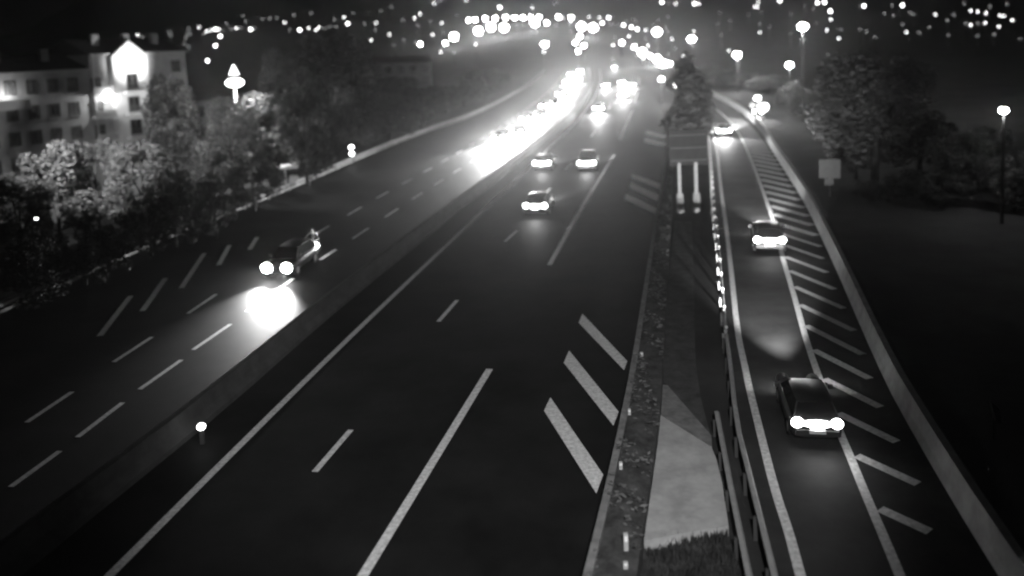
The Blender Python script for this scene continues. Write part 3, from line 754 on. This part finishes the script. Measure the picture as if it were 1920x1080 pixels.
for x0, x1, z in ((-.4, xs, zl), (xs, xe + .4, zr_)):
    mb = MB(); yy = 5.3
    mb.add([Vector(q) for q in ((x0, -.5, z), (x1, -.5, z), (x1, 11.5, z), (x0, 11.5, z), (x0 + .2, yy, z + 2.0), (x1 - .2, yy, z + 2.0))], [(0, 1, 5, 4), (2, 3, 4, 5), (1, 2, 5), (3, 0, 4), (3, 2, 1, 0)])
    rf = mb.build('roof', M_ROOF, bd)
    for i in range(3):
        c_ = MB(); c_.box((x0 + (x1 - x0) * (.2 + .3 * i), 3.0, z + 1.7), (.9, .7, 1.6)); c_.build('chimney', M_OLDC, rf)
    mb = MB(); mb.box(((x0 + x1) / 2, -.56, z - .05), (x1 - x0, .14, .2)); mb.build('gutter', M_FRAME, bd)
st = 2.85
for r_i in range(5):
    zc = zl - 1.75 - st * r_i
    x = 1.5
    while x < xs - 1:
        win(bd, None, Vector((x, -.02, zc)), X, 1.2, 1.6, None); x += 2.3
# floodlit gabled bay
xb = loc_at(236, 140)[0]; hb = 2.35
mb = MB(); zt = loc_at(236, 105)[1]; zp = loc_at(236, 76)[1]; zb0 = 1
mb.add([Vector(q) for q in ((xb - hb, -1.2, 0), (xb + hb, -1.2, 0), (xb + hb, -1.2, zt), (xb, -1.2, zp), (xb - hb, -1.2, zt), (xb - hb, -.3, 0), (xb + hb, -.3, 0), (xb + hb, -.3, zt), (xb, -.3, zp), (xb - hb, -.3, zt))],
       [(0, 1, 2, 3, 4), (9, 8, 7, 6, 5), (1, 6, 7, 2), (0, 4, 9, 5), (2, 7, 8, 3), (3, 8, 9, 4)])
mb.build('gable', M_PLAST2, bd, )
zw1 = loc_at(238, 152)[1]
for i in range(4):
    z = zw1 - st * i; o = win(bd, None, Vector((xb, -1.24, z)), X, 1.5, 1.9, None)
    if i < 3:
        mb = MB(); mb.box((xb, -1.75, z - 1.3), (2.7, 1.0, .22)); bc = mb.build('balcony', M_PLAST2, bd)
        mb = MB()
        for k in range(12): mb.box((xb - 1.25 + k * 2.5 / 11, -2.2, z - .7), (.05, .05, 1.0))
        mb.box((xb, -2.2, z - .18), (2.7, .08, .07)); mb.build('railing', M_DARKM, bc)
for sx in (-1, 1):
    for i in range(4):
        z = zw1 - st * i - .2; xx = xb + sx * 4.1
        win(bd, None, Vector((xx, -.32, z)), X, 1.3, 1.7, None)
        mb = MB(); mb.box((xx - sx * .3, -.95, z - 1.15), (2.6, 1.1, .2)); bc = mb.build('balcony', M_PLAST2, bd)
        mb = MB(); mb.box((xx - sx * .3, -1.45, z - .65), (2.6, .08, .8)); mb.build('parapet', M_PLAST, bc)
xx = xe - 1.6
for i in range(4): win(bd, None, Vector((xx, -.32, zr_ - 1.9 - st * i)), X, 1.3, 1.6, None)
mb = MB(); mb.tube((xs + .3, -.45, 0), (xs + .3, -.45, zr_ - .1), .12, .12); mb.build('downpipe', M_FRAME, bd)
xl, zlamp = loc_at(190, 180)
mb = MB(); mb.ball((xl, -.9, zlamp), .42, 10, 8, 1.6); mb.build('wall_lamp', E_SOFT, bd)
xk, zk = loc_at(12, 205); mb = MB(); mb.box((xk, -.7, zk), (4, 1.2, .2)); bc = mb.build('balcony', M_PLAST2, bd); mb = MB(); mb.box((xk, -1.25, zk + .55), (4, .08, .95)); mb.build('parapet', M_PLAST2, bc)
tag(bd, 'four storey apartment building with a floodlit gabled balcony bay', 'building')
def BW(x, y, z): return bl + u * x - n_out * y + Vector((0, 0, Z0 + z))
lamp('SPOT', 'assumed_gable_floodlight', BW(xb - .5, -8, zt - 1.5), 7000, None, BW(xb, -1.2, zt - .8), 54, .8, .2)  # unseen floodlights assumed in front of the bay, added for its brightness
lamp('SPOT', 'assumed_gable_floodlight', BW(xb + .3, -8, zt - 6), 1500, None, BW(xb, -1.2, zt - 5), 60, .8, .2)
lamp('POINT', 'wall_lamp_light', BW(xl, -1.7, zlamp), 500, r=.3)
lamp('POINT', 'balcony_light', BW(xk, -1.0, zk + 1.5), 160, r=.2)
# small houses
def house(px, pyb, dist, w, h, label, roof=1.8, dep=9, nw=4, rows=2, rz=0.0, m=None):
    p = AT(px, pyb, dist); z0 = T(p.x, p.y); t = empty('house', (p.x, p.y, z0), rz)
    mb = MB(); mb.box((0, dep / 2, h / 2 - .5), (w, dep, h + 1)); mb.build('wall', m or M_PLAST, t)
    mb = MB(); a, b = w / 2 + .3, dep + .3
    mb.add([Vector(q) for q in ((-a, -.3, h), (a, -.3, h), (a, b, h), (-a, b, h), (-a + .5, dep / 2, h + roof), (a - .5, dep / 2, h + roof))], [(0, 1, 5, 4), (2, 3, 4, 5), (1, 2, 5), (3, 0, 4), (3, 2, 1, 0)]); mb.build('roof', M_ROOF, t)
    for r_i in range(rows):
        for i in range(nw): win(t, None, Vector((-w / 2 + w * (i + .5) / nw, -.02, h - 1.6 - 2.8 * r_i)), X, 1.2, 1.5, None)
    return tag(t, label, 'house')
house(742, 168, 185, 17, 15, 'pale far building with dark windows behind the great dark tree', 1.5, nw=6, rows=4, rz=.12)
house(398, 200, 118, 7, 12.0, 'low dark roofed house right of the apartment building', 1.2, nw=2, rows=2, rz=.2)

# ------------------------------------------------------------------ far street lamps of the town and the hillside
def march(px, py, up):
    d = ray(px, py); d = d / d.y; s = 330.0
    while s < 2300:
        q = CP + d * s
        if q.z <= T(q.x, q.y) + up: return q
        s += 8
    return CP + d * 2300
LM = {}
def far_lamp(px, py, k, label, group):
    q = march(px, py, 7.0); z0 = T(q.x, q.y); dist = q.y
    dia = {0: 1.5, 1: 2.2, 2: 4.4, 3: 6.0, 4: 13.0}[k] * dist / FPX
    mb = MB(); mb.m = 0; mb.tube((0, 0, -.5), (0, 0, max(1.0, q.z - z0)), .12, .1, 5); mb.m = 1; mb.ball((0, 0, max(1.0, q.z - z0)), dia / 2, 8, 6)
    o = mb.build('street_lamp', [M_DARKM, (E_DIM, E_CITY, E_CITY, E_STREET, E_STREET)[k]]); o.location = (q.x, q.y, z0)
    return tag(o, label, 'street lamp', group)
SM = [(12,135,1),(44,136,0),(81,120,0),(124,107,1),(140,102,1),(147,100,1),(156,98,0),(184,93,0),(258,65,1),(267,70,0),(290,87,2),(299,85,1),(317,60,0),(320,66,0),(283,84,0),(346,83,0),(354,88,0),(354,54,0),(348,71,0),(352,64,0),(358,63,0),(373,51,1),(381,63,0),(388,59,1),(396,57,1),(404,55,2),(410,55,1),(418,56,0),(413,68,2),(404,86,2),(389,114,2),(433,55,0),(443,53,1),(452,52,0),(470,55,2),(478,53,0),(492,36,0),(506,34,0),(519,33,0),(517,97,2),(562,56,2),(573,63,0),(579,53,1),(593,56,1),(598,51,1),(610,53,0),(618,49,0),(627,36,0),(630,50,0),
 (652,44,2),(662,25,0),(684,44,0),(705,43,1),(714,20,0),(734,13,0),(777,34,1),(660,79,2),(696,75,1),(757,75,0),(828,43,1),(831,61,0),(814,6,1),(825,1,0),(875,1,1),(937,14,2),(998,14,1),(892,83,1),(1020,97,1),(1055,33,1),(1069,40,1),(1104,32,1),(1124,33,1),(1143,45,0),(1150,46,0),(1160,47,0),(1188,36,0),(1192,41,0),(1249,52,0),(1252,59,0),(1260,73,1),(1040,7,0),(1045,4,0),(1241,4,2),(1253,6,0),(1267,7,1),(1270,2,0),(1179,68,1),(1211,56,1),
 (1302,7,2),(1310,7,1),(1415,13,1),(1420,13,1),(1422,4,1),(1462,1,2),(1533,5,2),(1620,11,2),(1611,12,0),(1673,10,0),(1712,27,0),(1705,23,0),(1754,27,1),(1776,37,0),(1789,27,0),(1820,20,1),(1833,22,1),(1849,25,1),(1875,29,1),(1882,30,1),(1898,38,1),(1811,44,0),(1820,47,1),(1847,43,1),(1873,50,1),(1834,44,0),(1913,73,0),(1573,72,1),(1568,104,0),(1552,114,0),(1509,73,0),(1367,95,1)]
ORD = 'first second third fourth fifth sixth seventh eighth ninth tenth eleventh twelfth thirteenth fourteenth fifteenth sixteenth seventeenth eighteenth nineteenth twentieth'.split()
TENS = ['twenty', 'thirty', 'forty']
ORD += [t + '-' + ORD[i] for t in TENS for i in range(9)]
ZONES = [(200, 'over the left half of the apartment roof', 'far lamps on the left hillside'), (345, 'over the floodlit end of the apartment roof', 'far lamps on the left hillside'),
         (400, 'in the cluster just right of the apartment roof', 'far lamps on the left hillside'), (480, 'above the cone topped lantern', 'far lamps on the left hillside'), (560, 'between the lantern and the great dark tree', 'far lamps on the left hillside'),
         (645, 'over the great dark tree', 'far lamps on the left hillside'), (840, 'above the far pale building', 'far lamps above the motorway'), (1080, 'around the horizon lamp row', 'far lamps above the motorway'),
         (1200, 'above the far pack of cars', 'far lamps above the motorway'), (1290, 'above the dark poplar', 'far lamps above the motorway'), (1480, 'above the street lamp at the bend', 'far lamps on the right hillside'),
         (1690, 'around the brightest tall street lamp', 'far lamps on the right hillside'), (1815, 'above the huge right hand tree', 'far lamps on the right hillside'), (1921, 'in the black top right corner', 'far lamps on the right hillside')]
cnt = {}
r2 = random.Random(11)
while len(SM) < 215:
    x, y = (r2.uniform(360, 1300), r2.uniform(24, 112)) if r2.random() < .75 else (r2.uniform(1300, 1900), r2.uniform(6, 70))
    if y > 60 and (x < 720 or 860 < x < 1130): continue
    if all((x - a) ** 2 + (y - b) ** 2 > 150 for a, b, _ in SM): SM.append((x, y, 0 if r2.random() < .8 else 1))
for i, (x, y, k) in enumerate(((1166, 80, 3), (1204, 98, 4), (1219, 105, 3), (1232, 111, 4), (1244, 121, 4), (1256, 126, 3))):
    far_lamp(x, y, k, 'added white lamp, ' + ORD[i] + ' from the left in the row slanting down to the poplar', 'row of added lamps left of the poplar')  # lamps added to stand in for the bright band of far road
for x, y, k, lb in ((1087, 68, 3, 'upper added lamp for the headlight glare over the far end of the oncoming queue'), (1079, 80, 3, 'left added lamp for the headlight glare over the far end of the oncoming queue'), (1095, 86, 3, 'right added lamp for the headlight glare over the far end of the oncoming queue'), (1084, 96, 3, 'lowest added lamp for the headlight glare over the far end of the oncoming queue')):
    far_lamp(x, y, k, lb, 'large far lamps of the town')  # lamps added to whiten the far end of the queue
for x, y, k in sorted(SM):
    z, g = next((z, g) for xm, z, g in ZONES if x < xm); n = cnt[z] = cnt.get(z, -1) + 1
    far_lamp(x, y, k, ('faint', 'small', 'bright', 'large')[k] + ' far lamp, ' + ORD[n] + ' from the left ' + z, g)
for x, y, k in [(879,38,3),(891,37,3),(910,35,3),(929,34,3),(948,33,3),(965,33,3),(981,33,3),(996,33,3),(1011,32,3),(1025,43,3),(1047,32,3),(1071,33,3),(1129,43,2),(1141,33,2),(1169,47,2),(1184,51,2),(1195,55,2)]:
    ROWN = globals().get('ROWN', -1) + 1
    far_lamp(x, y, k, 'round white lamp, ' + ORD[ROWN] + ' from the left in the long row along the horizon', 'row of lamps along the horizon')
for x, y, k, lb in [(788,83,3,'round white lamp alone at the left of the town lights'),(835,81,3,'smaller lamp of the pair left of the town centre'),(851,69,4,'larger lamp of the pair left of the town centre'),(897,58,4,'left large lamp of three under the horizon row'),(921,51,4,'middle large lamp of three under the horizon row'),(945,52,4,'right large lamp of three under the horizon row'),(1003,43,4,'large lamp hanging just below the horizon row'),
      (1090,50,4,'big blazing lamp above the oncoming queue'),(1112,52,4,'blazing lamp right of the one above the queue'),(1189,88,3,'round lamp above the far pack of cars'),(1546,4,2,'upper lamp of the pair above the brightest street lamp'),(1557,21,2,'lower lamp of the pair above the brightest street lamp'),(1692,10,2,'bright lamp high on the right hillside')]:
    far_lamp(x, y, k, lb, 'large far lamps of the town')

# unseen lamp added behind the camera to light the near road and markings
lamp('SPOT', 'near_road_fill', (1.5, -2.0, 16.0), 31000, None, (-.9, 24.5, 0), 47, 1.0, .3)

# out of frame to the left: assumed street lamp, added to light the tree tops
street_lamp(-120, 60, 40, 'assumed street lamp just outside the left edge, added to light the tree tops', .3)
p = AT(-120, 60, 40); lamp('SPOT', 'lamp_light', (p.x, p.y, p.z - .4), 90000, None, AT(190, 270, 60), 46, .9, .2)  # unseen spot added at the assumed lamp to brighten the tree tops

# ------------------------------------------------------------------ thin haze added for the bloom around the lamps
HAZE = 0.0002
if HAZE:
    m = bpy.data.materials.new('haze_air'); m.use_nodes = True; n = m.node_tree.nodes; l = m.node_tree.links
    n.remove(n['Principled BSDF']); pv = n.new('ShaderNodeVolumePrincipled')
    pv.inputs['Density'].default_value = HAZE; pv.inputs['Color'].default_value = (.9, .9, .9, 1); pv.inputs['Anisotropy'].default_value = .9
    l.new(pv.outputs[0], n['Material Output'].inputs['Volume'])
    mb = MB(); mb.box((0, 0, 200), (6600, 6600, 440)); hz = mb.build('haze', m); hz['kind'] = 'stuff'; hz['label'] = 'thin haze added over the motorway for lamp bloom'
